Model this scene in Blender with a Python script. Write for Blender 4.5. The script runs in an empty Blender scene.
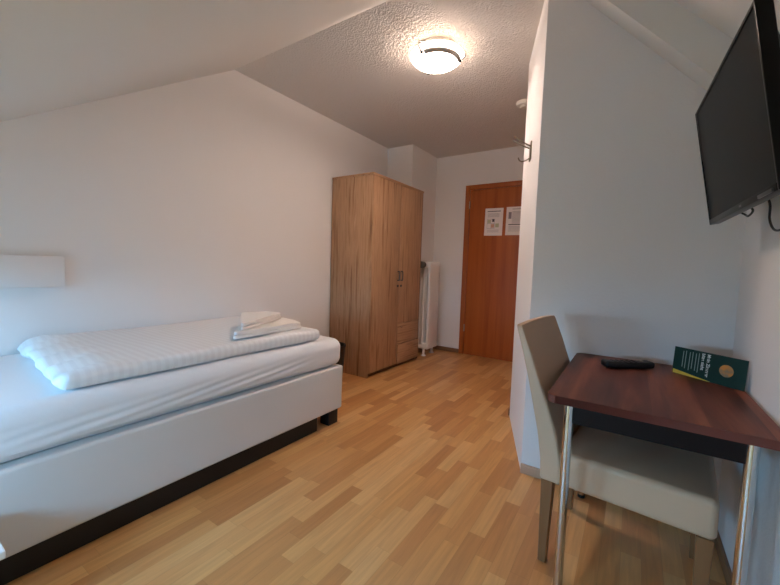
import bpy, bmesh, math, random
from mathutils import Vector, Matrix, noise
random.seed(7)
SC = bpy.context.scene
COL = SC.collection

# ------------------------------------------------------------------ helpers
def lin(c):
    return tuple((x/12.92 if x <= .04045 else ((x+.055)/1.055)**2.4) for x in c)
def hexc(h):
    h = h.lstrip('#')
    return lin(tuple(int(h[i:i+2], 16)/255 for i in (0, 2, 4))) + (1,)

def tag(o, label, cat, group=None):
    o['label'] = label; o['category'] = cat
    if group: o['group'] = group
    return o
def structure(o):
    o['kind'] = 'structure'; return o
def thing(name, label, cat, loc=(0, 0, 0), rotz=0, group=None):
    o = bpy.data.objects.new(name, None); COL.objects.link(o)
    o.empty_display_size = .1
    o.location = loc; o.rotation_euler = (0, 0, rotz)
    return tag(o, label, cat, group)
def obj(name, bm, mat, parent=None, smooth=True, angle=35):
    bmesh.ops.remove_doubles(bm, verts=bm.verts, dist=1e-6)
    bmesh.ops.recalc_face_normals(bm, faces=bm.faces)
    me = bpy.data.meshes.new(name); bm.to_mesh(me); bm.free()
    if mat: me.materials.append(mat)
    if smooth:
        for p in me.polygons: p.use_smooth = True
        me.set_sharp_from_angle(angle=math.radians(angle))
    o = bpy.data.objects.new(name, me); COL.objects.link(o)
    if parent: o.parent = parent
    return o
def B(): return bmesh.new()

def box(bm, x0, x1, y0, y1, z0, z1, bev=0, seg=2):
    r = bmesh.ops.create_cube(bm, size=1)
    vs = r['verts']
    for v in vs:
        v.co = Vector(((x0+x1)/2+v.co.x*(x1-x0), (y0+y1)/2+v.co.y*(y1-y0), (z0+z1)/2+v.co.z*(z1-z0)))
    if bev:
        es = list({e for v in vs for e in v.link_edges})
        bmesh.ops.bevel(bm, geom=es, offset=bev, segments=seg, affect='EDGES', profile=.5)
    return bm
def prism(bm, pts, a0, a1, axis='z'):
    """extrude a 2-D outline along an axis; axis y: pts are (x,z); axis x: pts are (y,z)"""
    def P(p, a):
        return Vector((p[0], p[1], a)) if axis == 'z' else (Vector((p[0], a, p[1])) if axis == 'y' else Vector((a, p[0], p[1])))
    lo = [bm.verts.new(P(p, a0)) for p in pts]; hi = [bm.verts.new(P(p, a1)) for p in pts]
    bm.faces.new(lo[::-1]); bm.faces.new(hi)
    n = len(pts)
    for i in range(n): bm.faces.new((lo[i], lo[(i+1) % n], hi[(i+1) % n], hi[i]))
    return bm
def hexa(bm, lo, hi):
    """solid between two corresponding 3-D loops"""
    a = [bm.verts.new(Vector(p)) for p in lo]; b = [bm.verts.new(Vector(p)) for p in hi]
    n = len(a)
    bm.faces.new(a[::-1]); bm.faces.new(b)
    for i in range(n): bm.faces.new((a[i], a[(i+1) % n], b[(i+1) % n], b[i]))
    return bm
def tube(bm, pts, r, n=12, cap=True, rads=None):
    pts = [Vector(p) for p in pts]
    up = None; rings = []
    for i, p in enumerate(pts):
        t = (pts[min(i+1, len(pts)-1)]-pts[max(i-1, 0)]).normalized()
        if up is None:
            up = Vector((0, 0, 1)) if abs(t.z) < .9 else Vector((1, 0, 0))
        s = t.cross(up).normalized(); up = s.cross(t).normalized()
        rr = rads[i] if rads else r
        rings.append([bm.verts.new(p+(s*math.cos(2*math.pi*k/n)+up*math.sin(2*math.pi*k/n))*rr) for k in range(n)])
    for a, b in zip(rings, rings[1:]):
        for k in range(n): bm.faces.new((a[k], a[(k+1) % n], b[(k+1) % n], b[k]))
    if cap:
        bm.faces.new(rings[0][::-1]); bm.faces.new(rings[-1])
    return bm
def lathe(bm, prof, c=(0, 0, 0), n=40):
    rings = []
    for r, z in prof:
        if r < 1e-6: rings.append([bm.verts.new((c[0], c[1], c[2]+z))])
        else: rings.append([bm.verts.new((c[0]+r*math.cos(2*math.pi*k/n), c[1]+r*math.sin(2*math.pi*k/n), c[2]+z)) for k in range(n)])
    for a, b in zip(rings, rings[1:]):
        for k in range(n):
            k2 = (k+1) % n
            if len(a) == 1 and len(b) == 1: continue
            if len(a) == 1: bm.faces.new((a[0], b[k], b[k2]))
            elif len(b) == 1: bm.faces.new((a[k], a[k2], b[0]))
            else: bm.faces.new((a[k], a[k2], b[k2], b[k]))
    return bm
def rbox(bm, size, r, div, k=4, fn=None):
    """rounded box centred on the origin with a grid on every side; fn(co) moves every vertex"""
    h = [s/2 for s in size]
    def samples(hh, m):
        c = [hh-r+r*math.tan(math.radians(45*i/k)) for i in range(k+1)]
        inner = [-(hh-r)+2*(hh-r)*i/m for i in range(1, m)]
        return [-x for x in c[::-1]]+inner+c
    S = [samples(h[i], div[i]) for i in range(3)]
    def place(p):
        q = Vector([max(-h[i]+r, min(h[i]-r, p[i])) for i in range(3)])
        d = p-q
        if d.length > 1e-9: p = q+d.normalized()*r
        return fn(p) if fn else p
    for ax in range(3):
        u, v = [(1, 2), (2, 0), (0, 1)][ax]
        for s in (-1, 1):
            g = []
            for a in S[u]:
                row = []
                for b in S[v]:
                    p = Vector((0, 0, 0)); p[ax] = s*h[ax]; p[u] = a; p[v] = b
                    row.append(bm.verts.new(place(p)))
                g.append(row)
            for i in range(len(g)-1):
                for j in range(len(g[0])-1):
                    f = (g[i][j], g[i+1][j], g[i+1][j+1], g[i][j+1])
                    bm.faces.new(f if s > 0 else f[::-1])
    bmesh.ops.remove_doubles(bm, verts=bm.verts, dist=1e-5)
    return bm
def sstep(a, b, x):
    t = max(0, min(1, (x-a)/(b-a))); return t*t*(3-2*t)

# ------------------------------------------------------------------ materials
def nt(name):
    m = bpy.data.materials.new(name); m.use_nodes = True
    n = m.node_tree.nodes; l = m.node_tree.links
    return m, n, l, n['Principled BSDF']
def plain(name, col, rough=.5, metal=0, spec=.5, bump=None, coat=0):
    m, n, l, p = nt(name)
    p.inputs['Base Color'].default_value = hexc(col)
    p.inputs['Roughness'].default_value = rough; p.inputs['Metallic'].default_value = metal
    p.inputs['Specular IOR Level'].default_value = spec
    p.inputs['Coat Weight'].default_value = coat
    if bump:
        sc, st, dist = bump
        tc = n.new('ShaderNodeTexCoord'); no = n.new('ShaderNodeTexNoise'); b = n.new('ShaderNodeBump')
        no.inputs['Scale'].default_value = sc; no.inputs['Detail'].default_value = 4
        b.inputs['Strength'].default_value = st; b.inputs['Distance'].default_value = dist
        l.new(tc.outputs['Object'], no.inputs['Vector']); l.new(no.outputs['Fac'], b.inputs['Height'])
        l.new(b.outputs['Normal'], p.inputs['Normal'])
    return m
def wood(name, cols, scale, rough=.45, stretch='z', streak=1.0, bump=.05, spec=.4):
    """grain: noise stretched along one axis, through a colour ramp"""
    m, n, l, p = nt(name)
    tc = n.new('ShaderNodeTexCoord'); mp = n.new('ShaderNodeMapping')
    s = [scale, scale, scale]; s['xyz'.index(stretch)] = scale*.045*streak
    mp.inputs['Scale'].default_value = s
    no = n.new('ShaderNodeTexNoise'); no.inputs['Scale'].default_value = 1; no.inputs['Detail'].default_value = 7
    no.inputs['Roughness'].default_value = .62; no.inputs['Distortion'].default_value = .25
    l.new(tc.outputs['Object'], mp.inputs['Vector']); l.new(mp.outputs['Vector'], no.inputs['Vector'])
    r = n.new('ShaderNodeValToRGB'); e = r.color_ramp.elements
    pos = [.28+.44*i/(len(cols)-1) for i in range(len(cols))]
    e[0].position = pos[0]; e[0].color = hexc(cols[0]); e[1].position = pos[-1]; e[1].color = hexc(cols[-1])
    for c, q in list(zip(cols, pos))[1:-1]:
        x = e.new(q); x.color = hexc(c)
    l.new(no.outputs['Fac'], r.inputs['Fac']); l.new(r.outputs['Color'], p.inputs['Base Color'])
    p.inputs['Roughness'].default_value = rough; p.inputs['Specular IOR Level'].default_value = spec
    b = n.new('ShaderNodeBump'); b.inputs['Strength'].default_value = bump; b.inputs['Distance'].default_value = .002
    l.new(no.outputs['Fac'], b.inputs['Height']); l.new(b.outputs['Normal'], p.inputs['Normal'])
    return m

WALL = plain('white_plaster', '#e4e0dd', .92, spec=.2, bump=(95, .35, .004))
WALL_SMOOTH = plain('white_painted_wall', '#e4e0dd', .92, spec=.2, bump=(140, .12, .002))
CEIL_SLOPE = plain('white_slope_paint', '#dedad4', .92, spec=.2, bump=(120, .15, .002))

def make_ceiling():
    m, n, l, p = nt('stucco_ceiling')
    p.inputs['Base Color'].default_value = hexc('#dbd5d0'); p.inputs['Roughness'].default_value = .95
    p.inputs['Specular IOR Level'].default_value = .15
    tc = n.new('ShaderNodeTexCoord'); no = n.new('ShaderNodeTexNoise'); vo = n.new('ShaderNodeTexVoronoi')
    no.inputs['Scale'].default_value = 60; no.inputs['Detail'].default_value = 4; no.inputs['Distortion'].default_value = .6
    vo.inputs['Scale'].default_value = 85
    ad = n.new('ShaderNodeMath'); ad.operation = 'ADD'
    b = n.new('ShaderNodeBump'); b.inputs['Strength'].default_value = .5; b.inputs['Distance'].default_value = .007
    for t in (no, vo): l.new(tc.outputs['Object'], t.inputs['Vector'])
    l.new(no.outputs['Fac'], ad.inputs[0]); l.new(vo.outputs['Distance'], ad.inputs[1])
    l.new(ad.outputs[0], b.inputs['Height']); l.new(b.outputs['Normal'], p.inputs['Normal'])
    return m
CEIL = make_ceiling()

def make_floor():
    m, n, l, p = nt('beech_strip_laminate')
    W, L = .0665, .40
    def math_(op, a, b=None):
        x = n.new('ShaderNodeMath'); x.operation = op
        for i, v in enumerate((a, b)):
            if v is None: continue
            if isinstance(v, (int, float)): x.inputs[i].default_value = v
            else: l.new(v, x.inputs[i])
        return x.outputs[0]
    tc = n.new('ShaderNodeTexCoord'); sp = n.new('ShaderNodeSeparateXYZ'); l.new(tc.outputs['Object'], sp.inputs[0])
    xs = math_('DIVIDE', sp.outputs['X'], W); row = math_('FLOOR', xs)
    wr = n.new('ShaderNodeTexWhiteNoise'); wr.noise_dimensions = '1D'; l.new(row, wr.inputs['W'])
    ys = math_('ADD', math_('DIVIDE', sp.outputs['Y'], L), math_('MULTIPLY', wr.outputs['Value'], 7.3)); cell = math_('FLOOR', ys)
    cb = n.new('ShaderNodeCombineXYZ'); l.new(row, cb.inputs[0]); l.new(cell, cb.inputs[1])
    wc = n.new('ShaderNodeTexWhiteNoise'); wc.noise_dimensions = '3D'; l.new(cb.outputs[0], wc.inputs['Vector'])
    ramp = n.new('ShaderNodeValToRGB'); e = ramp.color_ramp.elements
    e[0].position = 0; e[0].color = hexc('#b57b46'); e[1].position = 1; e[1].color = hexc('#d9a970')
    for q, c in ((.3, '#c38a53'), (.6, '#cb9459')):
        x = e.new(q); x.color = hexc(c)
    l.new(wc.outputs['Value'], ramp.inputs['Fac'])
    # grain, different for each strip
    gx = math_('ADD', math_('MULTIPLY', sp.outputs['X'], 55), math_('MULTIPLY', wc.outputs['Value'], 31))
    gy = math_('ADD', math_('MULTIPLY', sp.outputs['Y'], 3.5), math_('MULTIPLY', wc.outputs['Value'], 17))
    cg = n.new('ShaderNodeCombineXYZ'); l.new(gx, cg.inputs[0]); l.new(gy, cg.inputs[1])
    gn = n.new('ShaderNodeTexNoise'); gn.inputs['Scale'].default_value = 1; gn.inputs['Detail'].default_value = 5; gn.inputs['Distortion'].default_value = .7
    l.new(cg.outputs[0], gn.inputs['Vector'])
    gr = n.new('ShaderNodeMapRange'); gr.inputs['From Min'].default_value = .3; gr.inputs['From Max'].default_value = .7
    gr.inputs['To Min'].default_value = .87; gr.inputs['To Max'].default_value = 1.07
    l.new(gn.outputs['Fac'], gr.inputs['Value'])
    # seams
    fx = math_('FRACT', xs); fy = math_('FRACT', ys)
    ex = math_('MINIMUM', fx, math_('SUBTRACT', 1, fx)); ey = math_('MULTIPLY', math_('MINIMUM', fy, math_('SUBTRACT', 1, fy)), L/W)
    edge = math_('LESS_THAN', math_('MINIMUM', ex, ey), .012)
    val = math_('MULTIPLY', gr.outputs[0], math_('SUBTRACT', 1, math_('MULTIPLY', edge, .16)))
    mx = n.new('ShaderNodeVectorMath'); mx.operation = 'SCALE'
    l.new(ramp.outputs['Color'], mx.inputs[0]); l.new(val, mx.inputs['Scale'])
    l.new(mx.outputs[0], p.inputs['Base Color'])
    p.inputs['Roughness'].default_value = .34; p.inputs['Specular IOR Level'].default_value = .45
    return m
FLOOR = make_floor()

OAK = wood('sonoma_oak', ['#654632', '#99704f', '#b9916e', '#a87e5e', '#cfac8d'], 26, .5, 'z')
OAK_H = wood('sonoma_oak_across', ['#654632', '#99704f', '#b9916e', '#a87e5e', '#cfac8d'], 26, .5, 'y')
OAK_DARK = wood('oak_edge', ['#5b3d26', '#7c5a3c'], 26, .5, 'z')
DOORWOOD = wood('door_veneer', ['#97481b', '#ab5824', '#b4612a'], 14, .42, 'z')
FRAMEWOOD = wood('door_frame_veneer', ['#99501f', '#ae5d2a'], 14, .42, 'z')
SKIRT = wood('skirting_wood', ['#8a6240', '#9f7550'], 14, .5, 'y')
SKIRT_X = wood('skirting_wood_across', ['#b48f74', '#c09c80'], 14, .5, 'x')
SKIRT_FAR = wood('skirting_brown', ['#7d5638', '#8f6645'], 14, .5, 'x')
CHAIRWOOD = wood('chair_leg_wood', ['#7c5230', '#8f6340'], 20, .45, 'z')

def make_walnut():
    m, n, l, p = nt('walnut_block_laminate')
    tc = n.new('ShaderNodeTexCoord'); sp = n.new('ShaderNodeSeparateXYZ'); l.new(tc.outputs['Object'], sp.inputs[0])
    mp = n.new('ShaderNodeMapping'); mp.inputs['Scale'].default_value = (14, 1.3, 14)
    l.new(tc.outputs['Object'], mp.inputs[0])
    no = n.new('ShaderNodeTexNoise'); no.inputs['Scale'].default_value = 1; no.inputs['Detail'].default_value = 7; no.inputs['Distortion'].default_value = .5
    l.new(mp.outputs[0], no.inputs['Vector'])
    d = n.new('ShaderNodeMath'); d.operation = 'DIVIDE'; l.new(sp.outputs['X'], d.inputs[0]); d.inputs[1].default_value = .125
    f = n.new('ShaderNodeMath'); f.operation = 'FLOOR'; l.new(d.outputs[0], f.inputs[0])
    w = n.new('ShaderNodeTexWhiteNoise'); w.noise_dimensions = '1D'; l.new(f.outputs[0], w.inputs['W'])
    a = n.new('ShaderNodeMath'); a.operation = 'MULTIPLY_ADD'; l.new(w.outputs['Value'], a.inputs[0]); a.inputs[1].default_value = .22
    l.new(no.outputs['Fac'], a.inputs[2])
    r = n.new('ShaderNodeValToRGB'); e = r.color_ramp.elements
    e[0].position = .36; e[0].color = hexc('#42221a'); e[1].position = .86; e[1].color = hexc('#9c5c42')
    x = e.new(.55); x.color = hexc('#673628')
    l.new(a.outputs[0], r.inputs['Fac']); l.new(r.outputs['Color'], p.inputs['Base Color'])
    p.inputs['Roughness'].default_value = .42; p.inputs['Specular IOR Level'].default_value = .25
    return m
WALNUT = make_walnut()
WALNUT_EDGE = plain('walnut_edge', '#6b3327', .4)
DARKFRAME = plain('dark_brown_apron', '#1a0f0d', .6, spec=.2)

CHROME = plain('chrome', '#d2d2d2', .12, 1)
STEEL = plain('brushed_steel', '#a7a29a', .35, 1)
LEATHER = plain('cream_leatherette', '#d6d3d0', .5, spec=.4, bump=(220, .1, .001))
TAUPE = plain('taupe_leatherette', '#c8a78a', .5, spec=.4, bump=(200, .12, .001))
PULL = plain('dark_grey_metal', '#5a5654', .4, .8)
BRONZE = plain('aged_nickel', '#8d8272', .35, .9)
BLACK = plain('black_plastic', '#101011', .45)
BLACKGLOSS = plain('black_gloss_plastic', '#080809', .3, spec=.2)
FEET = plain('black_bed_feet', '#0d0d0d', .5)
ENAMEL = plain('white_enamel', '#e9e2da', .32)
WHITEP = plain('white_plastic', '#e6e1d8', .45)
WHITELAM = plain('white_laminate', '#e3e1de', .4)
PAPER = plain('paper', '#e6dcd8', .8)
INK = plain('ink_grey', '#8c8288', .8)
INK_DARK = plain('ink_dark', '#554c52', .8)
INK_GREEN = plain('ink_green', '#b9b89a', .8)
INK_RED = plain('ink_red', '#cf9f88', .8)
GREEN = plain('dark_green_print', '#0d332b', .5, spec=.3)
YELLOW = plain('yellow_print', '#d8b640', .5)
WHITEPRINT = plain('white_print', '#dfe6e2', .5)
SHEET = plain('white_cotton', '#e8e8ea', .85, spec=.2, bump=(60, .12, .003))
TERRY = plain('white_terry', '#eeeae6', .95, spec=.1, bump=(420, .5, .002))

def make_duvet_mat():
    m, n, l, p = nt('white_striped_satin')
    tc = n.new('ShaderNodeTexCoord'); w = n.new('ShaderNodeTexWave'); w.bands_direction = 'Y'
    w.inputs['Scale'].default_value = 9; w.inputs['Distortion'].default_value = .15
    l.new(tc.outputs['Object'], w.inputs['Vector'])
    r = n.new('ShaderNodeValToRGB'); e = r.color_ramp.elements
    e[0].position = .3; e[0].color = hexc('#e5e4e4'); e[1].position = .7; e[1].color = hexc('#eaeaea')
    l.new(w.outputs['Fac'], r.inputs['Fac']); l.new(r.outputs['Color'], p.inputs['Base Color'])
    p.inputs['Roughness'].default_value = .7; p.inputs['Specular IOR Level'].default_value = .25
    return m
SATIN = make_duvet_mat()

def make_screen():
    m, n, l, p = nt('tv_screen'); p.inputs['Base Color'].default_value = hexc('#0d0c0e')
    p.inputs['Roughness'].default_value = .3; p.inputs['Specular IOR Level'].default_value = .06
    return m
SCREEN = make_screen()
def emis(name, col, st):
    m, n, l, p = nt(name)
    p.inputs['Base Color'].default_value = hexc('#f4efe6'); p.inputs['Roughness'].default_value = .3
    p.inputs['Emission Color'].default_value = hexc(col); p.inputs['Emission Strength'].default_value = st
    return m
DOME_GLOW = 72.0
DOME = emis('lit_opal_glass', '#ffe7d9', DOME_GLOW)
def hot_centre(m):
    """the bulb sits behind the middle of the glass: full glow there, less at the rim"""
    n = m.node_tree.nodes; l = m.node_tree.links; p = n['Principled BSDF']
    tc = n.new('ShaderNodeTexCoord'); vm = n.new('ShaderNodeVectorMath'); vm.operation = 'MULTIPLY'; vm.inputs[1].default_value = (1, 1, 0)
    ln_ = n.new('ShaderNodeVectorMath'); ln_.operation = 'LENGTH'; mr = n.new('ShaderNodeMapRange')
    mr.inputs['From Min'].default_value = .05; mr.inputs['From Max'].default_value = .145
    mr.inputs['To Min'].default_value = DOME_GLOW; mr.inputs['To Max'].default_value = DOME_GLOW*.06
    l.new(tc.outputs['Object'], vm.inputs[0]); l.new(vm.outputs[0], ln_.inputs[0]); l.new(ln_.outputs['Value'], mr.inputs['Value'])
    l.new(mr.outputs[0], p.inputs['Emission Strength'])
hot_centre(DOME)
def make_glass():
    m, n, l, p = nt('window_glass')
    n.remove(p); out = n['Material Output']
    t = n.new('ShaderNodeBsdfTransparent'); g = n.new('ShaderNodeBsdfGlossy'); g.inputs['Roughness'].default_value = .02
    mx = n.new('ShaderNodeMixShader'); mx.inputs[0].default_value = .06
    l.new(t.outputs[0], mx.inputs[1]); l.new(g.outputs[0], mx.inputs[2]); l.new(mx.outputs[0], out.inputs[0])
    return m
GLASS = make_glass()
def make_picture():
    m, n, l, p = nt('round_orange_picture')
    tc = n.new('ShaderNodeTexCoord'); no = n.new('ShaderNodeTexNoise'); no.inputs['Scale'].default_value = 40
    r = n.new('ShaderNodeValToRGB'); e = r.color_ramp.elements
    e[0].position = .35; e[0].color = hexc('#8d7c62'); e[1].position = .62; e[1].color = hexc('#d98a35')
    l.new(tc.outputs['Object'], no.inputs['Vector']); l.new(no.outputs['Fac'], r.inputs['Fac']); l.new(r.outputs['Color'], p.inputs['Base Color'])
    p.inputs['Roughness'].default_value = .5
    return m
PICTURE = make_picture()

# ------------------------------------------------------------------ room shell
HC = 2.554                      # flat ceiling
XR = 2.992                      # right wall
YB = 1.526                      # wall behind the table
YE = 3.973                      # far wall
YN = -1.72                      # knee wall behind the viewer
def slope_y(y): return 1.741+(y+.032)*.642       # roof slope that falls towards the viewer
def slope_x(x): return 2.195-1.07*(x-2.69)       # roof slope that falls to the right wall
YR = (HC-1.741)/.642-.032

structure(obj('floor', box(B(), -.2, 3.1, YN-.1, 4.1, -.1, 0), FLOOR, smooth=False))
structure(obj('ceiling', box(B(), -.2, 3.1, YR, 4.1, HC, HC+.1), CEIL, smooth=False))
# gable wall on the left, with the narrow open joint where it meets the chimney breast
bm = B(); prism(bm, [(YN-.1, -.02), (3.331, -.02), (3.331, HC+.05), (YR, HC+.05), (YN-.1, slope_y(YN-.1)+.05)], -.1, 0, 'x')
box(bm, -.2, -.1, 3.2, 3.5, -.02, HC+.05)
structure(obj('wall_left', bm, WALL_SMOOTH, smooth=False))
structure(obj('wall_chimney', box(B(), -.1, .355, 3.336, 4.1, -.02, HC+.02), WALL_SMOOTH, smooth=False))
structure(obj('wall_far', box(B(), .355, 1.95, YE, 4.1, -.02, HC+.02), WALL_SMOOTH, smooth=False))
bm = prism(B(), [(2.187, YB), (3.1, YB), (3.1, 4.1), (1.919, 4.1), (1.919, 2.265)], -.02, HC+.02, 'z')
structure(obj('wall_partition', bm, WALL, smooth=False))
bm = prism(B(), [(YN-.1, -.02), (YB, -.02), (YB, HC), (YN-.1, HC)], XR, XR+.1, 'x')
structure(obj('wall_right', bm, WALL, smooth=False))
structure(obj('wall_near', box(B(), -.1, 3.1, YN-.1, YN, -.02, slope_y(YN)+.02), WALL_SMOOTH, smooth=False))

# sloped ceiling with the opening for the roof window
WINS = [(.46, 1.08, -1.62, -1.08), (1.50, 2.02, -1.62, -1.12)]      # x0, x1, y0, y1 of two roof windows
def slope_piece(bm, x0, x1, y0, y1, t=.12):
    q = [(x0, y0, slope_y(y0)), (x1, y0, slope_y(y0)), (x1, y1, slope_y(y1)), (x0, y1, slope_y(y1))]
    hexa(bm, q, [(a, b, c+t) for a, b, c in q])
bm = B()
(a0, a1, a2, a3), (b0, b1, b2, b3) = WINS
for a in ((-.1, a0, YN-.1, YR), (a0, a1, YN-.1, a2), (a0, a1, a3, YR), (a1, b0, YN-.1, YR), (b0, b1, YN-.1, b2), (b0, b1, b3, YR), (b1, 3.1, YN-.1, YR)): slope_piece(bm, *a)
structure(obj('ceiling_slope', bm, CEIL_SLOPE, smooth=False))
xa = 2.69-(HC-2.195)/1.07
bm = prism(B(), [(xa, HC), (XR+.02, slope_x(XR+.02)), (XR+.02, slope_x(XR+.02)+.15), (xa+.1, HC+.08)], YN-.1, YB, 'y')
structure(obj('ceiling_slope', bm, CEIL_SLOPE, smooth=False))
# boxed beam under that slope along the wall behind the table
def soffit(x): return 2.392-1.0996*(x-2.355)
bm = prism(B(), [(2.21, soffit(2.21)), (XR, soffit(XR)), (XR, slope_x(XR)+.02), (xa, HC), (2.21, HC)], 1.392, YB, 'y')
structure(obj('trim_1', bm, CEIL_SLOPE, smooth=False))

# skirting
structure(obj('baseboard_far', box(B(), .355, .789, YE-.014, YE, 0, .052, .003), SKIRT_FAR))
structure(obj('baseboard_chimney', box(B(), .355, .369, 3.34, YE-.014, 0, .052, .003), SKIRT))
structure(obj('baseboard_left', box(B(), 0, .012, 1.45, 3.33, 0, .052, .003), SKIRT))
structure(obj('baseboard_partition', box(B(), 2.186, XR-.012, YB-.014, YB, 0, .052, .003), SKIRT_X))
structure(obj('baseboard_right', box(B(), XR-.012, XR, YN, YB, 0, .052, .003), SKIRT))
structure(obj('baseboard_corridor', box(B(), 1.905, 1.919, 2.27, YE, 0, .052, .003), SKIRT))

# roof windows
def win_bar(bm, x0, x1, y0, y1, h0=-.01, h1=.09):
    hexa(bm, [(x, y, slope_y(y)+h0) for x, y in ((x0, y0), (x1, y0), (x1, y1), (x0, y1))],
         [(x, y, slope_y(y)+h1) for x, y in ((x0, y0), (x1, y0), (x1, y1), (x0, y1))])
for k, (x0, x1, y0, y1) in enumerate(WINS):
    w = structure(bpy.data.objects.new('window_%d' % (k+1), None)); COL.objects.link(w)
    bm = B(); f = .045
    win_bar(bm, x0, x0+f, y0, y1); win_bar(bm, x1-f, x1, y0, y1)
    win_bar(bm, x0+f, x1-f, y0, y0+f); win_bar(bm, x0+f, x1-f, y1-f, y1)
    obj('window_frame', bm, WHITELAM, w, smooth=False)
    bm = B(); win_bar(bm, x0+f, x1-f, y0+f, y1-f, .06, .066)
    obj('window_pane', bm, GLASS, w, smooth=False)

# door
d = structure(bpy.data.objects.new('door_1', None)); COL.objects.link(d); d.location = (.789, YE, 0)
DW = 1.02
bm = B(); box(bm, 0, .062, -.03, 0, 0, 2.15, .004); box(bm, DW-.062, DW, -.03, 0, 0, 2.15, .004); box(bm, .062, DW-.062, -.03, 0, 2.09, 2.15, .004)
obj('door_frame', bm, FRAMEWOOD, d)
obj('door_leaf', box(B(), .066, DW-.066, -.024, -.001, .003, 2.086, .003), DOORWOOD, d)
for z in (.3, 1.86):
    obj('door_hinge', tube(B(), [(.064, -.032, z), (.064, -.032, z+.09)], .008), STEEL, d)
bm = B(); box(bm, DW-.125, DW-.09, -.033, -.024, .98, 1.16, .003)
tube(bm, [(DW-.108, -.03, 1.09), (DW-.108, -.075, 1.09), (DW-.12, -.08, 1.09), (DW-.22, -.08, 1.09)], .009)
obj('door_handle', bm, STEEL, d)

# notices on the door
def notice(x0, x1, z0, z1, label, marks, tilt):
    t = thing('paper_notice', label, 'notice', ((x0+x1)/2, YE-.0245, (z0+z1)/2))
    t.rotation_euler = (0, tilt, 0)
    w_, h_ = x1-x0, z1-z0
    obj('sheet', box(B(), -w_/2, w_/2, -.0012, 0, -h_/2, h_/2), PAPER, t, smooth=False)
    for nm, mat, rects in marks:
        bm = B()
        for a, b, c, e in rects: box(bm, -w_/2+a*w_, -w_/2+b*w_, -.0018, -.0011, -h_/2+c*h_, -h_/2+e*h_)
        obj(nm, bm, mat, t, smooth=False)
    return t
notice(1.056, 1.278, 1.517, 1.847, 'white paper notice with a small table, left one on the door',
       [('heading', INK_DARK, [(.13, .86, .875, .9)]),
        ('printed_text', INK, [(.16, .8, .80-.03*i, .808-.03*i) for i in range(5)]),
        ('printed_text', INK, [(.16, .8, .13+.035*i, .138+.035*i) for i in range(3)]),
        ('printed_table', INK, [(.14, .56, .26, .27), (.14, .56, .44, .45), (.14, .56, .6, .61), (.14, .15, .26, .61), (.35, .36, .26, .61), (.55, .56, .26, .61)]),
        ('printed_panel', INK_GREEN, [(.16, .34, .46, .58)]), ('printed_panel', INK_GREEN, [(.6, .8, .3, .44)]),
        ('printed_panel', INK_RED, [(.37, .54, .29, .42)]),
        ('printed_panel', INK_DARK, [(.42, .54, .5, .6)])], math.radians(.8))
notice(1.316, 1.545, 1.517, 1.85, 'white paper notice full of text lines, right one on the door',
       [('heading', INK, [(.3, .9, .91, .93)]),
        ('printed_text', INK, [(.3, .92, .82-.04*i, .832-.04*i) for i in range(11)]),
        ('printed_panel', INK, [(.12, .27, .58, .82)]),
        ('heading', INK_DARK, [(.14, .9, .36, .39)]),
        ('printed_text', INK, [(.14, .9, .3-.04*i, .31-.04*i) for i in range(5)])], math.radians(.6))

# ------------------------------------------------------------------ ceiling lamp
LX, LY = 1.446, 1.765
t = thing('ceiling_lamp', 'round lit ceiling lamp with opal glass dome and chrome trim', 'lamp', (LX, LY, HC))
obj('base_plate', lathe(B(), [(0, 0), (.125, 0), (.13, -.004), (.13, -.018), (.124, -.02), (0, -.02)]), WHITEP, t)
prof = []
R0, DEP = .176, .068
for i in range(15):
    a = math.radians(90*i/14); prof.append((R0*math.cos(a), -.050-DEP*math.sin(a)))
prof = [(R0-.004, -.050)]+prof
dome = obj('glass_dome', lathe(B(), prof, n=64), DOME, t)
obj('glow_blocker', lathe(B(), [(0, -.0485), (R0-.006, -.0485), (R0-.006, -.0497), (0, -.0497)], n=64), WHITEP, t)  # unseen disc added to keep the dome's inner glow off the ceiling
# chrome arc on the viewer's side of the dome, knobs at both ends and a third clip
def dome_z(r): return -.050-DEP*math.sqrt(max(0, 1-(r/R0)**2))
def on_dome(r, az, off=0): return Vector((r*math.cos(az), r*math.sin(az), dome_z(r)-off))
a0, a1 = math.radians(216), math.radians(322)
def circ(az, r, off): return on_dome(r, az, off)
c0 = Vector((1.417-LX, 1.627-LY)); c1 = Vector((1.590-LX, 1.832-LY)); c2 = Vector((1.278-LX, 1.914-LY))
z0_, z1_, z2_ = [math.atan2(c.y, c.x) for c in (c0, c1, c2)]
bm = B()
steps = 26; prev = None
za, zb = z0_+.12, z1_-.1
for i in range(steps+1):
    az = za+(zb-za)*i/steps
    ring = [bm.verts.new(circ(az, r, o)) for r, o in ((.138, .002), (.139, .010), (.157, .010), (.158, .002))]
    if prev:
        for k in range(4): bm.faces.new((prev[k], prev[(k+1) % 4], ring[(k+1) % 4], ring[k]))
    else: bm.faces.new(ring[::-1])
    prev = ring
bm.faces.new(prev)
obj('chrome_arc', bm, plain('satin_chrome', '#b9b5b0', .35, .6), t)
for az in (z0_, z1_, z2_):
    r = .153
    clip = obj('clip', tube(B(), [(.122*math.cos(az), .122*math.sin(az), -.014), (.184*math.cos(az), .184*math.sin(az), -.03), (.186*math.cos(az), .186*math.sin(az), -.06), (.158*math.cos(az), .158*math.sin(az), dome_z(.158)-.004)], .0055, 8), CHROME, t)
    p = on_dome(r, az, .004)
    bm = B(); bmesh.ops.create_uvsphere(bm, u_segments=14, v_segments=8, radius=.0115, matrix=Matrix.Translation(p))
    obj('knob', bm, BLACK if az != z2_ else STEEL, clip)

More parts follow.
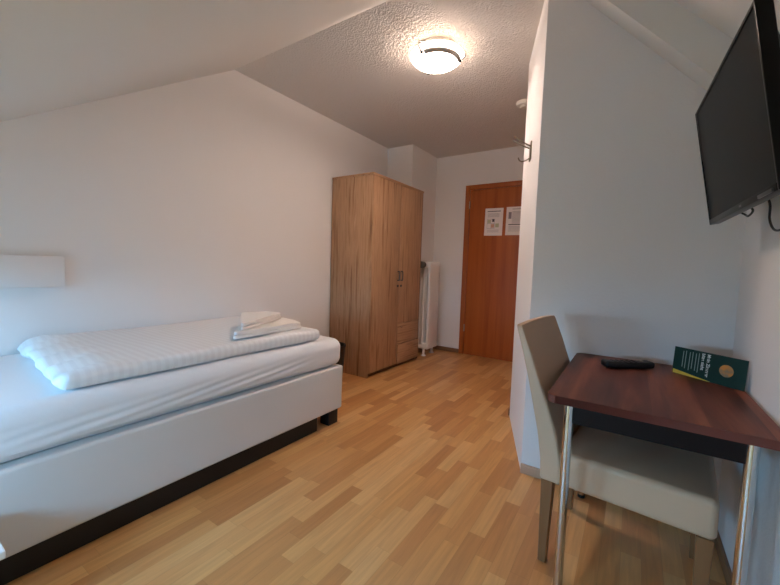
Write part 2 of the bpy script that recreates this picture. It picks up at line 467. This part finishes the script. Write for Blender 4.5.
# smoke detector
t = thing('smoke_detector', 'small round white smoke detector on the corridor ceiling', 'smoke detector', (1.742, 2.845, HC))
obj('housing', lathe(B(), [(0, 0), (.06, 0), (.062, -.012), (.055, -.03), (.04, -.034), (0, -.034)]), WHITEP, t)
obj('sensor_cap', lathe(B(), [(.03, -.033), (.03, -.045), (.026, -.05), (0, -.05)]), WHITEP, t)

# coat hook on the angled wall
n_ = Vector((-.940, -.341, 0)); tn = Vector((.341, -.940, 0))
t = thing('coat_hook', 'metal double coat hook on the narrow angled wall', 'hook', (2.0615, 1.871, 1.835))
t.rotation_euler = (0, 0, math.atan2(n_.y, n_.x))          # local x points out of the wall
obj('plate', box(B(), .001, .008, -.034, .034, -.065, .045, .003), BRONZE, t)
for s in (-1, 1):
    obj('prong', tube(B(), [(.006, s*.024, .015), (.03, s*.026, .026), (.075, s*.032, .05), (.105, s*.034, .072)], .0042, 8), BRONZE, t)
obj('lower_hook', tube(B(), [(.006, 0, -.05), (.025, 0, -.062), (.05, 0, -.07), (.066, 0, -.062), (.072, 0, -.045)], .004, 8), BRONZE, t)

# ------------------------------------------------------------------ white wall box above the bed
t = thing('wall_box', 'flat white box fixed to the wall above the bed', 'wall box', (0, -.2, .93))
obj('box_body', box(B(), .001, .052, -.45, .385, 0, .164, .004), WALL_SMOOTH, t)

# ------------------------------------------------------------------ wardrobe
t = thing('wardrobe', 'tall oak-look two-door wardrobe with two drawers', 'wardrobe', (0, 2.3275, 0))
WD, WW, WH = .520, .982, 1.982
x0 = .015
obj('side_panel', box(B(), x0, WD, 0, .018, 0, WH-.022, .0015), OAK, t)
obj('side_panel', box(B(), x0, WD, WW-.018, WW, 0, WH-.022, .0015), OAK, t)
obj('top_panel', box(B(), x0, WD+.0185, -.004, WW+.004, WH-.022, WH, .002), OAK_H, t)
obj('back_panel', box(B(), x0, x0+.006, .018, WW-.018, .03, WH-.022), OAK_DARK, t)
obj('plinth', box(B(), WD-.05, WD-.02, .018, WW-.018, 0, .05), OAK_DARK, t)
obj('bottom_panel', box(B(), x0+.006, WD-.005, .018, WW-.018, .05, .066), OAK_H, t)
SPL = .505
dl = obj('door', box(B(), WD+.001, WD+.018, .004, SPL-.002, .045, WH-.026, .0015), OAK, t)
dr = obj('door', box(B(), WD+.001, WD+.018, SPL+.002, WW-.022, .486, WH-.026, .0015), OAK, t)
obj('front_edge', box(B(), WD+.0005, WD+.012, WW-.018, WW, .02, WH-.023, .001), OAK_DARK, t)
du = obj('drawer', box(B(), WD+.001, WD+.018, SPL+.002, WW-.022, .262, .482, .0015), OAK_H, t)
bm = B(); box(bm, WD+.012, WD+.030, SPL+.004, WW-.022, .045, .255, .0015); box(bm, WD-.3, WD+.012, SPL+.03, WW-.05, .075, .22)
dd = obj('drawer', bm, OAK_H, t)
for dpar, y in ((dl, SPL-.032), (dr, SPL+.032)):
    h = obj('door_handle', tube(B(), [(WD+.018, y, 1.05), (WD+.04, y, 1.05), (WD+.043, y, 1.04), (WD+.043, y, .965), (WD+.04, y, .955), (WD+.018, y, .955)], .0065, 8), PULL, dpar)
    k = obj('door_knob', box(B(), WD+.018, WD+.03, y-.011, y+.011, .885, .907, .003), PULL, dpar)
obj('drawer_knob', lathe(B(), [(0, .0), (.008, 0), (.008, .01), (.005, .014), (0, .014)], n=16), CHROME, du).matrix_local = Matrix.Translation((WD+.018, SPL+.07, .44)) @ Matrix.Rotation(math.pi/2, 4, 'Y')

# ------------------------------------------------------------------ radiator
t = thing('radiator', 'narrow tall white column radiator beside the wardrobe', 'radiator', (0, 3.5, 0))
rx0, rx1 = .385, .562
for i in range(6):
    y = .024+.046*i
    bm = B()
    for x in (rx0+.02, (rx0+rx1)/2, rx1-.02):
        rbx = B(); 
        tube(bm, [(x, y, .12), (x, y, 1.13)], .0195, 12)
    box(bm, rx0, rx1, y-.022, y+.022, 1.10, 1.176, .016, 3)
    box(bm, rx0, rx1, y-.022, y+.022, .085, .155, .016, 3)
    obj('radiator_section', bm, ENAMEL, t)
obj('front_plate', box(B(), rx1-.012, rx1-.001, .03, .262, .12, 1.15, .003), ENAMEL, t)
v = obj('valve', tube(B(), [(.49, .005, 1.135), (.49, -.035, 1.135)], .014, 14), STEEL, t)
obj('thermostat_head', tube(B(), [(.49, -.03, 1.135), (.49, -.045, 1.135), (.49, -.10, 1.135), (.49, -.108, 1.135)], .03, 18, rads=[.024, .038, .040, .03]), plain('grey_thermostat', '#57524d', .5), v)
obj('bracket', box(B(), .355, rx0+.004, .1, .13, .9, .93), ENAMEL, t)
for y in (.02, .24):
    obj('foot', lathe(B(), [(0, .09), (.016, .09), (.016, .02), (.03, .006), (.03, 0), (0, 0)], (.50, y, 0), 18), ENAMEL, t)

# ------------------------------------------------------------------ waste bin
t = thing('waste_bin', 'black round waste bin between bed and wardrobe', 'waste bin', (.33, 2.02, 0))
obj('bin_body', lathe(B(), [(0, 0), (.098, 0), (.104, .01), (.128, .345), (.124, .345), (.1, .014), (0, .014)], n=36), BLACK, t)
obj('bin_rim', lathe(B(), [(.123, .34), (.133, .34), (.135, .352), (.131, .36), (.123, .36), (.123, .34)], n=36), BLACK, t)

# ------------------------------------------------------------------ bed
BX0, BX1, BY0, BY1 = .02, .992, -.60, 1.42
t = thing('bed', 'low single bed base in cream leatherette with black feet', 'bed', ((BX0+BX1)/2, (BY0+BY1)/2, 0))
bw, bl = BX1-BX0, BY1-BY0
def wob(p):
    q = p.copy()
    nz = noise.noise(Vector((p.x*3, p.y*3.2, p.z*5)))
    if p.x > bw/2-.02: q.x += .004*nz
    return q
bm = B(); rbox(bm, (bw, bl, .30), .014, (10, 40, 8), 3, wob); bmesh.ops.translate(bm, verts=bm.verts, vec=(0, 0, .105+.15))
obj('upholstered_base', bm, LEATHER, t)
for sx in (-1, 1):
    for sy in (-1, 1):
        cx, cy = sx*(bw/2-.065), sy*(bl/2-.065)
        obj('foot', box(B(), cx-.04, cx+.04, cy-.045, cy+.045, 0, .106, .003), FEET, t)

obj('plinth', box(B(), -bw/2+.05, bw/2-.035, -bl/2+.02, bl/2-.21, 0, .106), FEET, t)  # black board added in place of the dark shadow under the bed
MZ0, MZ1 = .4055, .597
mw, ml = .958, 1.995
def mattress_fn(p):
    q = p.copy()
    X, Y, Z = p.x, p.y, p.z
    if X > mw/2-.05:                                   # near side: diagonal pull wrinkles in the fitted sheet
        s = Y*.9+.35*math.sin(Y*3)
        wv = math.sin((Z*1.0-.10*Y)*190+2*noise.noise(Vector((Y*2, Z*6, 1))))
        amp = .0028*sstep(-1.0, -.3, Y)*(1-sstep(.45, .8, Y))*max(0, 1-abs(Z+.02)/.07)
        q.x += amp*wv+.006*noise.noise(Vector((Y*2.5, Z*8, 3)))
        q.x += .010*math.sqrt(max(0, 1-(Z/.096)**2))
    if Z > .05: q.z += .004*noise.noise(Vector((X*4, Y*3, 2)))
    if Z < -.06 and X > mw/2-.06:                      # hem lifts a little off the base in the middle
        q.z += .020*sstep(-.75, -.35, Y)*(1-sstep(.3, .75, Y))*sstep(mw/2-.06, mw/2-.01, X)
    return q
bm = B(); rbox(bm, (mw, ml, MZ1-MZ0), .062, (24, 110, 10), 6, mattress_fn)
m = obj('mattress', bm, SHEET); m.location = (BX0+.002+mw/2, BY1+.004-ml/2, (MZ0+MZ1)/2)
tag(m, 'white sheeted mattress lying on the cream bed base', 'mattress')

dx0, dx1, dy0, dy1 = .03, .942, -.04, 1.25
dw, dl_ = dx1-dx0, dy1-dy0
DT = .068
def duvet_fn(p):
    q = p.copy()
    X, Y, Z = p.x, p.y, p.z
    top = sstep(-DT/2, DT/2, Z)
    # left end: bunched folds
    e = 1-sstep(-dl_/2, -dl_/2+.28, Y)
    q.z += top*(.012*e*math.sin(X*34+3*noise.noise(Vector((X*4, Y*6, 0))))+.010*noise.noise(Vector((X*3.2, Y*2.6, 5)))+.008*e)
    q.z -= top*.026*(1-sstep(-dl_/2, -dl_/2+.16, Y))
    q.y += .022*e*noise.noise(Vector((X*7, Z*16, 1)))-.075*e*X
    if X > dw/2-.05: q.x += .006*noise.noise(Vector((Y*3, Z*12, 9)))
    q.z += top*.012*sstep(dl_/2-.5, dl_/2-.05, Y)*sstep(-dw/2, dw/2, X)*.4
    return q
bm = B(); rbox(bm, (dw, dl_, DT), .03, (60, 90, 4), 6, duvet_fn)
dv = obj('duvet', bm, SATIN); dv.location = ((dx0+dx1)/2, (dy0+dy1)/2, MZ1+.0045+DT/2)
tag(dv, 'white striped duvet folded flat on the mattress', 'duvet')

def towel(name, quad, z0, h, label, seedv):
    """folded towel over a four-cornered footprint; two soft layers"""
    t = thing(name, label, 'towel', (sum(q[0] for q in quad)/4, sum(q[1] for q in quad)/4, z0), group='towels folded on the bed')
    c = Vector((t.location.x, t.location.y))
    def fnl(zb, hh, inset):
        def fn(p):
            u, v = p.x+.5, p.y+.5
            u = inset+(1-2*inset)*u if False else u
            a, b_, c_, d_ = [Vector(q) for q in quad]
            P = (a*(1-u)+b_*u)*(1-v)+(d_*(1-u)+c_*u)*v-c
            P = P*(1-inset)
            z = zb+hh/2+p.z*hh
            z += .35*hh*noise.noise(Vector((P.x*8, P.y*8, seedv)))*(p.z+.5)
            return Vector((P.x, P.y, z))
        return fn
    for nm, zb, hh, ins in (('lower_fold', 0, h*.5, 0), ('upper_fold', h*.5, h*.5, .03)):
        bm = B(); rbox(bm, (1, 1, 1), .12 if False else .08, (16, 12, 3), 4, fnl(zb, hh, ins))
        obj(nm, bm, TERRY, t)
    return t
DZ = MZ1+.0045+DT+.004
towel('folded_towel', [(.865, .655), (.85, 1.17), (.59, 1.235), (.60, .90)], DZ+.004, .040, 'larger folded white towel lying directly on the duvet', 2)
towel('folded_towel', [(.875, .70), (.66, 1.16), (.52, 1.14), (.465, .975)], DZ+.049, .040, 'smaller folded white towel on top of the other towel', 6)

# ------------------------------------------------------------------ low white cabinet at the bottom left
t = thing('bedside_stool', 'low white bedside stool at the bottom left corner', 'stool', (1.155, -.43, 0))
obj('stool_top', box(B(), -.115, .117, -.155, .150, .278, .30, .003), WHITELAM, t)
for sx in (-1, 1):
    obj('side_panel', box(B(), sx*.1-.009, sx*.1+.009, -.14, .135, 0, .278, .002), WHITELAM, t)
obj('shelf', box(B(), -.091, .091, -.135, .13, .12, .135), WHITELAM, t)

# ------------------------------------------------------------------ table
TX0, TX1, TY0, TY1, TZ = 2.423, 2.982, .750, 1.520, .703
t = thing('table', 'dark walnut-look table with chrome legs in the corner', 'table', ((TX0+TX1)/2, (TY0+TY1)/2, 0))
tw, td = (TX1-TX0)/2, (TY1-TY0)/2
def rounded_rect(hx, hy, r, n=6):
    pts = []
    for cx, cy, a in ((hx-r, hy-r, 0), (-hx+r, hy-r, 90), (-hx+r, -hy+r, 180), (hx-r, -hy+r, 270)):
        for i in range(n+1):
            th = math.radians(a+90*i/n); pts.append((cx+r*math.cos(th), cy+r*math.sin(th)))
    return pts
top = obj('tabletop', prism(B(), rounded_rect(tw-.002, td-.002, .028), TZ-.025, TZ, 'z'), WALNUT, t)
bm = B(); o = rounded_rect(tw, td, .03); i_ = rounded_rect(tw-.0018, td-.0018, .0285)
for k in range(len(o)):
    k2 = (k+1) % len(o)
    a, b_, c_, d_ = o[k], o[k2], i_[k2], i_[k]
    hexa(bm, [(*q, TZ-.0245) for q in (a, b_, c_, d_)], [(*q, TZ-.0006) for q in (a, b_, c_, d_)])
obj('edge_band', bm, WALNUT_EDGE, top)
ap = B()
hx, hy = tw-.063, td-.045
for a in ((-hx, hx, -hy-.009, -hy+.009), (-hx, hx, hy-.009, hy+.009), (-hx-.009, -hx+.009, -hy, hy), (hx-.009, hx+.009, -hy, hy)):
    box(ap, a[0], a[1], a[2], a[3], TZ-.09, TZ-.025)
obj('apron', ap, DARKFRAME, t)
for sx in (-1, 1):
    for sy in (-1, 1):
        lx, ly = sx*(tw-.064), sy*(td-.042)
        lg = obj('leg', tube(B(), [(lx, ly, .012), (lx, ly, TZ-.025)], .0145, 20), CHROME, t)
        obj('leg_cap', tube(B(), [(lx, ly, 0), (lx, ly, .014)], .016, 16), BLACK, lg)

# remote control
t = thing('remote_control', 'black remote control lying on the walnut table', 'remote', (2.633, 1.328, TZ+.0005), math.atan2(.13, .185))
def rem_fn(p):
    q = p.copy(); q.z += .004*(p.x/.1)**2; q.y *= 1+.12*p.x/.1
    return q
bm = B(); rbox(bm, (.205, .05, .026), .009, (14, 4, 2), 4, rem_fn); bmesh.ops.translate(bm, verts=bm.verts, vec=(0, 0, .0135))
obj('body', bm, BLACK, t)
for i in range(5):
    for j in (-1, 0, 1):
        bm = B(); box(bm, -.06+i*.022-.005, -.06+i*.022+.005, j*.013-.004, j*.013+.004, .0255, .0295, .0015)
        obj('button', bm, plain('grey_key', '#2b2b2d', .5) if i == j == 0 else bpy.data.materials['grey_key'] if 'grey_key' in bpy.data.materials else BLACK, t)
obj('silver_key', box(B(), .055, .065, -.006, .006, .026, .032, .002), STEEL, t)

# leaflet standing across the corner of the table
pL, pR = Vector((2.788, 1.375)), Vector((2.978, 1.222))
ln = (pR-pL).length; ang = math.atan2((pR-pL).y, (pR-pL).x)
t = thing('leaflet', 'dark green leaflet with white lettering standing in the table corner', 'leaflet', ((pL.x+pR.x)/2, (pL.y+pR.y)/2, TZ+.0005), ang)
LH = .107; lean = .008
def leaf(bm, x0, x1, h0, h1, y_off, th):
    def P(x, h, dy): return (x, h/LH*lean+dy, h)
    hexa(bm, [P(x0, h0, y_off-th), P(x1, h0, y_off-th), P(x1, h1, y_off-th), P(x0, h1, y_off-th)], [P(x0, h0, y_off), P(x1, h0, y_off), P(x1, h1, y_off), P(x0, h1, y_off)])
    return bm
obj('front_cover', leaf(B(), -ln/2, ln/2, 0, LH, 0, .0012), GREEN, t, smooth=False)
bm = B(); hexa(bm, [(-ln/2, .016, 0), (ln/2, .016, 0), (ln/2, lean+.0005, LH), (-ln/2, lean+.0005, LH)], [(-ln/2, .0172, 0), (ln/2, .0172, 0), (ln/2, lean+.0017, LH), (-ln/2, lean+.0017, LH)])
obj('back_cover', bm, PAPER, t, smooth=False)
bm = B()
def wedge(bm, pts):
    f = lambda x, h, d: (x, h/LH*lean-d, h)
    hexa(bm, [f(x, h, .0013) for x, h in pts], [f(x, h, .0019) for x, h in pts])
wedge(bm, [(-ln/2+.004, .001), (.015, .0005), (.015, .002), (-.05, .009), (-ln/2+.003, .017)])
obj('yellow_band', bm, YELLOW, t, smooth=False)
bm = B(); N = 32
wedge(bm, [(.062+.022*math.cos(2*math.pi*k/N), .055+.022*math.sin(2*math.pi*k/N)) for k in range(N)])
obj('round_picture', bm, PICTURE, t, smooth=False)
def text_mesh(name, s, size, mat, parent, matrix, bold=0):
    cu = bpy.data.curves.new(name, 'FONT'); cu.body = s; cu.size = size; cu.extrude = .0003; cu.offset = bold
    cu.align_x = 'LEFT'; cu.align_y = 'CENTER'
    tmp = bpy.data.objects.new(name+'_curve', cu); COL.objects.link(tmp)
    bpy.context.view_layer.update()
    me = bpy.data.meshes.new_from_object(tmp.evaluated_get(bpy.context.evaluated_depsgraph_get()))
    bpy.data.objects.remove(tmp); bpy.data.curves.remove(cu)
    me.name = name; me.materials.clear(); me.materials.append(mat)
    ob = bpy.data.objects.new(name, me); COL.objects.link(ob); ob.parent = parent; ob.matrix_local = matrix
    return ob
# letters run down the panel: text x -> -z, text y -> +x
fac = Vector((0, lean/LH, 1)).normalized()
for x, s, sz in ((.002, 'Mein Zimmer', .0155), (-.016, 'bitte nicht', .0155)):
    ex = -fac; ey = Vector((1, 0, 0)); ez = ex.cross(ey)
    M = Matrix(((ex.x, ey.x, ez.x, x), (ex.y, ey.y, ez.y, (LH-.006)/LH*lean-.0017), (ex.z, ey.z, ez.z, LH-.006), (0, 0, 0, 1)))
    text_mesh('lettering', s, sz, WHITEPRINT, t, M, .0004)
bm = B()
for i, x in enumerate((-.031, -.041, -.053, -.063, -.077, -.087)):
    h0 = .024+.004*(i % 3); wedge(bm, [(x-.0011, h0), (x+.0011, h0), (x+.0011, LH-.009-.003*(i % 2)), (x-.0011, LH-.009-.003*(i % 2))])
obj('small_print', bm, plain('pale_print', '#8fa39c', .6), t, smooth=False)

# ------------------------------------------------------------------ chair
CA = -math.radians(5.4)
t = thing('dining_chair', 'upholstered taupe chair with wooden legs pushed under the table', 'chair', (2.389, .924, 0), CA)
CWd, CL = .452, .497
# backrest: curved slab, side outline extruded over the width with soft edges
rear = [(-.002, .322), (-.006, .40), (-.022, .50), (-.045, .60), (-.066, .69), (-.092, .79), (-.120, .885)]
front = [(.072, .322), (.068, .40), (.048, .50), (.014, .60), (-.022, .69), (-.058, .79), (-.097, .888)]
def back_at(h, s):
    for (a, b_, c_, d_) in zip(rear, rear[1:], front, front[1:]):
        if h <= b_[1] or b_ is rear[-1]:
            k = (h-a[1])/(b_[1]-a[1]); r_ = a[0]+(b_[0]-a[0])*k; f_ = c_[0]+(d_[0]-c_[0])*k
            return r_+(f_-r_)*(s+.5)
def back_fn(p):
    h = .322+(p.z+.5)*.568
    h += .008*max(0, p.z)*2*(1-(2*p.y/CWd)**2)
    return Vector((back_at(min(h, .8875), p.x)+(0), p.y+CWd/2, h))
bm = B()
# unit box in x and z, real width in y
def bfn(p):
    return back_fn(Vector((p.x/.08, p.y, p.z/.568)))
rbox(bm, (.08, CWd, .568), .012, (4, 14, 26), 4, bfn)
obj('backrest', bm, TAUPE, t, angle=50)
def seat_fn(p):
    q = p.copy()
    if p.z > .03: q.z += .014*(1-(2*p.x/(CL-.05))**2)*(1-(2*p.y/CWd)**2)
    return q
bm = B(); rbox(bm, (CL-.06, CWd, .125), .02, (18, 18, 4), 5, seat_fn); bmesh.ops.translate(bm, verts=bm.verts, vec=(.06+(CL-.06)/2, CWd/2, .322+.0625))
obj('seat', bm, TAUPE, t)
def leg(bm, x, y, dx):
    hexa(bm, [(x+dx-.014, y-.014, 0), (x+dx+.014, y-.014, 0), (x+dx+.014, y+.014, 0), (x+dx-.014, y+.014, 0)],
         [(x-.021, y-.02, .324), (x+.021, y-.02, .324), (x+.021, y+.02, .324), (x-.021, y+.02, .324)])
    bmesh.ops.bevel(bm, geom=list(bm.edges), offset=.002, segments=1, affect='EDGES')
    return bm
for x, dx in ((.024, -.004), (CL-.026, 0)):
    for y in (.024, CWd-.024):
        obj('leg', leg(B(), x, y, dx), CHAIRWOOD, t)

# ------------------------------------------------------------------ television
# frame: far bottom corner (2.857,1.32,1.290), far top corner (2.785,1.32,1.707), near end at y .64
tv0 = Vector((2.857, 1.32, 1.290))
ey = (Vector((2.884, .640, 1.290))-tv0); TVW = ey.length; ey.normalize()            # along the screen, towards the viewer
ez = (Vector((2.785, 1.32, 1.707))-tv0); TVH = ez.length; ez = (ez-ey*ez.dot(ey)).normalized()
ex = ey.cross(ez).normalized()
if ex.x > 0: ex = -ex                                                             # out of the screen, into the room
t = thing('television', 'black flat television tilted on a wall bracket over the table', 'television', tv0)
t.matrix_world = Matrix(((ex.x, ey.x, ez.x, tv0.x), (ex.y, ey.y, ez.y, tv0.y), (ex.z, ey.z, ez.z, tv0.z), (0, 0, 0, 1)))
bz = .010
bm = B()
box(bm, -.03, 0, 0, bz, 0, TVH, .0015); box(bm, -.03, 0, TVW-bz, TVW, 0, TVH, .0015)
box(bm, -.03, 0, bz, TVW-bz, TVH-bz, TVH, .0015); box(bm, -.03, .001, bz, TVW-bz, 0, .018, .0015)
obj('bezel', bm, BLACKGLOSS, t)
sc_ = obj('screen', box(B(), -.012, -.003, bz-.001, TVW-bz+.001, .017, TVH-bz+.001), SCREEN, t, smooth=False)
obj('logo', box(B(), .001, .0016, TVW*.57, TVW*.57+.022, .006, .012), INK, t, smooth=False)
obj('silver_strip', box(B(), .0005, .005, TVW*.82, TVW*.96, .001, .010, .001), plain('grey_trim', '#4a4849', .4), t)
bm = B(); box(bm, -.034, -.012, .008, TVW-.008, .008, TVH-.008, .004)
hexa(bm, [(-.033, .05, .02), (-.033, TVW-.03, .02), (-.033, TVW-.03, TVH-.04), (-.033, .05, TVH-.04)],
     [(-.062, .09, .04), (-.062, TVW-.06, .04), (-.062, TVW-.06, TVH-.12), (-.062, .09, TVH-.12)])
obj('rear_housing', bm, BLACK, t, smooth=False)
# wall bracket in the same local frame: arm back to the wall
inv = t.matrix_world.inverted()
c = t.matrix_world @ Vector((-.06, TVW*.55, TVH*.5))
bm = B(); box(bm, XR-.012, XR-.001, c.y-.05, c.y+.05, c.z-.12, c.z+.12, .002)
tube(bm, [(XR-.006, c.y, c.z), (c.x-.005, c.y, c.z)], .022, 14)
bm.transform(inv)
obj('wall_bracket', bm, BLACK, t)

# cables below the television
def cable(pts, label, r=.0035):
    P = [Vector(p) for p in pts]; out = []
    for i in range(len(P)-1):
        p0, p1, p2, p3 = P[max(i-1, 0)], P[i], P[i+1], P[min(i+2, len(P)-1)]
        for k in range(8):
            s = k/8
            out.append(.5*((2*p1)+(p2-p0)*s+(2*p0-5*p1+4*p2-p3)*s*s+(3*p1-p0-3*p2+p3)*s**3))
    out.append(P[-1])
    return tag(obj('cable', tube(B(), out, r, 8), BLACK), label, 'cable')
cable([(2.915, 1.37, 1.42), (2.93, 1.375, 1.36), (2.96, 1.355, 1.327), (2.96, 1.31, 1.318), (2.96, 1.26, 1.332), (2.93, 1.22, 1.36), (2.94, 1.19, 1.40)], 'short black cable loop under the far end of the television')
cable([(2.945, 1.02, 1.42), (2.95, 1.06, 1.36), (2.965, 1.085, 1.32), (2.968, 1.09, 1.28), (2.968, 1.05, 1.248), (2.968, 1.0, 1.235), (2.968, .94, 1.24), (2.968, .86, 1.27), (2.96, .80, 1.36), (2.95, .8, 1.42)], 'long black cable hanging in an arc below the television', .0032)

# ------------------------------------------------------------------ light
def light(name, kind, loc, energy, col, **kw):
    l = bpy.data.lights.new(name, kind); l.energy = energy; l.color = col
    for k, v in kw.items(): setattr(l, k, v)
    o = bpy.data.objects.new(name, l); COL.objects.link(o); o.location = loc; return o
light('lamp_bulb', 'POINT', (LX, LY, HC-.038), 5.0, (1, .80, .68), shadow_soft_size=.012)
# sky portals in the roof windows
for x0, x1, y0, y1 in WINS:
    cy_ = (y0+y1)/2
    pw = bpy.data.lights.new('window_portal', 'AREA'); pw.shape = 'RECTANGLE'; pw.size = x1-x0; pw.size_y = (y1-y0)*math.hypot(1, .642)
    po = bpy.data.objects.new('window_portal', pw); COL.objects.link(po)
    po.location = ((x0+x1)/2, cy_, slope_y(cy_)+.11)
    po.rotation_euler = (math.atan(.642), 0, 0)
    pw.cycles.is_portal = True

wd = bpy.data.worlds.new('World'); SC.world = wd; wd.use_nodes = True
n = wd.node_tree.nodes; l = wd.node_tree.links; bg = n['Background']
tc = n.new('ShaderNodeTexCoord'); sp = n.new('ShaderNodeSeparateXYZ'); r = n.new('ShaderNodeValToRGB')
mr = n.new('ShaderNodeMapRange'); mr.inputs['From Min'].default_value = -1
e = r.color_ramp.elements
e[0].position = .46; e[0].color = (.10, .10, .09, 1); e[1].position = .54; e[1].color = (.26, .61, 1.0, 1)
l.new(tc.outputs['Generated'], sp.inputs[0]); l.new(sp.outputs['Z'], mr.inputs['Value']); l.new(mr.outputs[0], r.inputs['Fac'])
l.new(r.outputs['Color'], bg.inputs['Color']); bg.inputs['Strength'].default_value = 26

# ------------------------------------------------------------------ camera
yaw, pit, rol, F = .5851, -.0696, .0319, 366.67
fw = Vector((-math.sin(yaw)*math.cos(pit), math.cos(yaw)*math.cos(pit), math.sin(pit)))
rt = Vector((math.cos(yaw), math.sin(yaw), 0)); up = rt.cross(fw)
c_, s_ = math.cos(rol), math.sin(rol)
rt, up = c_*rt+s_*up, c_*up-s_*rt
cam = bpy.data.cameras.new('camera'); cam.sensor_width = 36; cam.lens = F/780*36; cam.clip_start = .02
co = bpy.data.objects.new('camera', cam); COL.objects.link(co)
co.matrix_world = Matrix(((rt.x, up.x, -fw.x, 2.6335), (rt.y, up.y, -fw.y, -.5001), (rt.z, up.z, -fw.z, 1.0953), (0, 0, 0, 1)))
SC.camera = co
SC.view_settings.view_transform = 'Standard'; SC.view_settings.look = 'None'
SC.view_settings.gamma = 1; SC.view_settings.use_curve_mapping = False
SC.view_settings.exposure = 1.12
SC.cycles.max_bounces = 10; SC.cycles.diffuse_bounces = 6
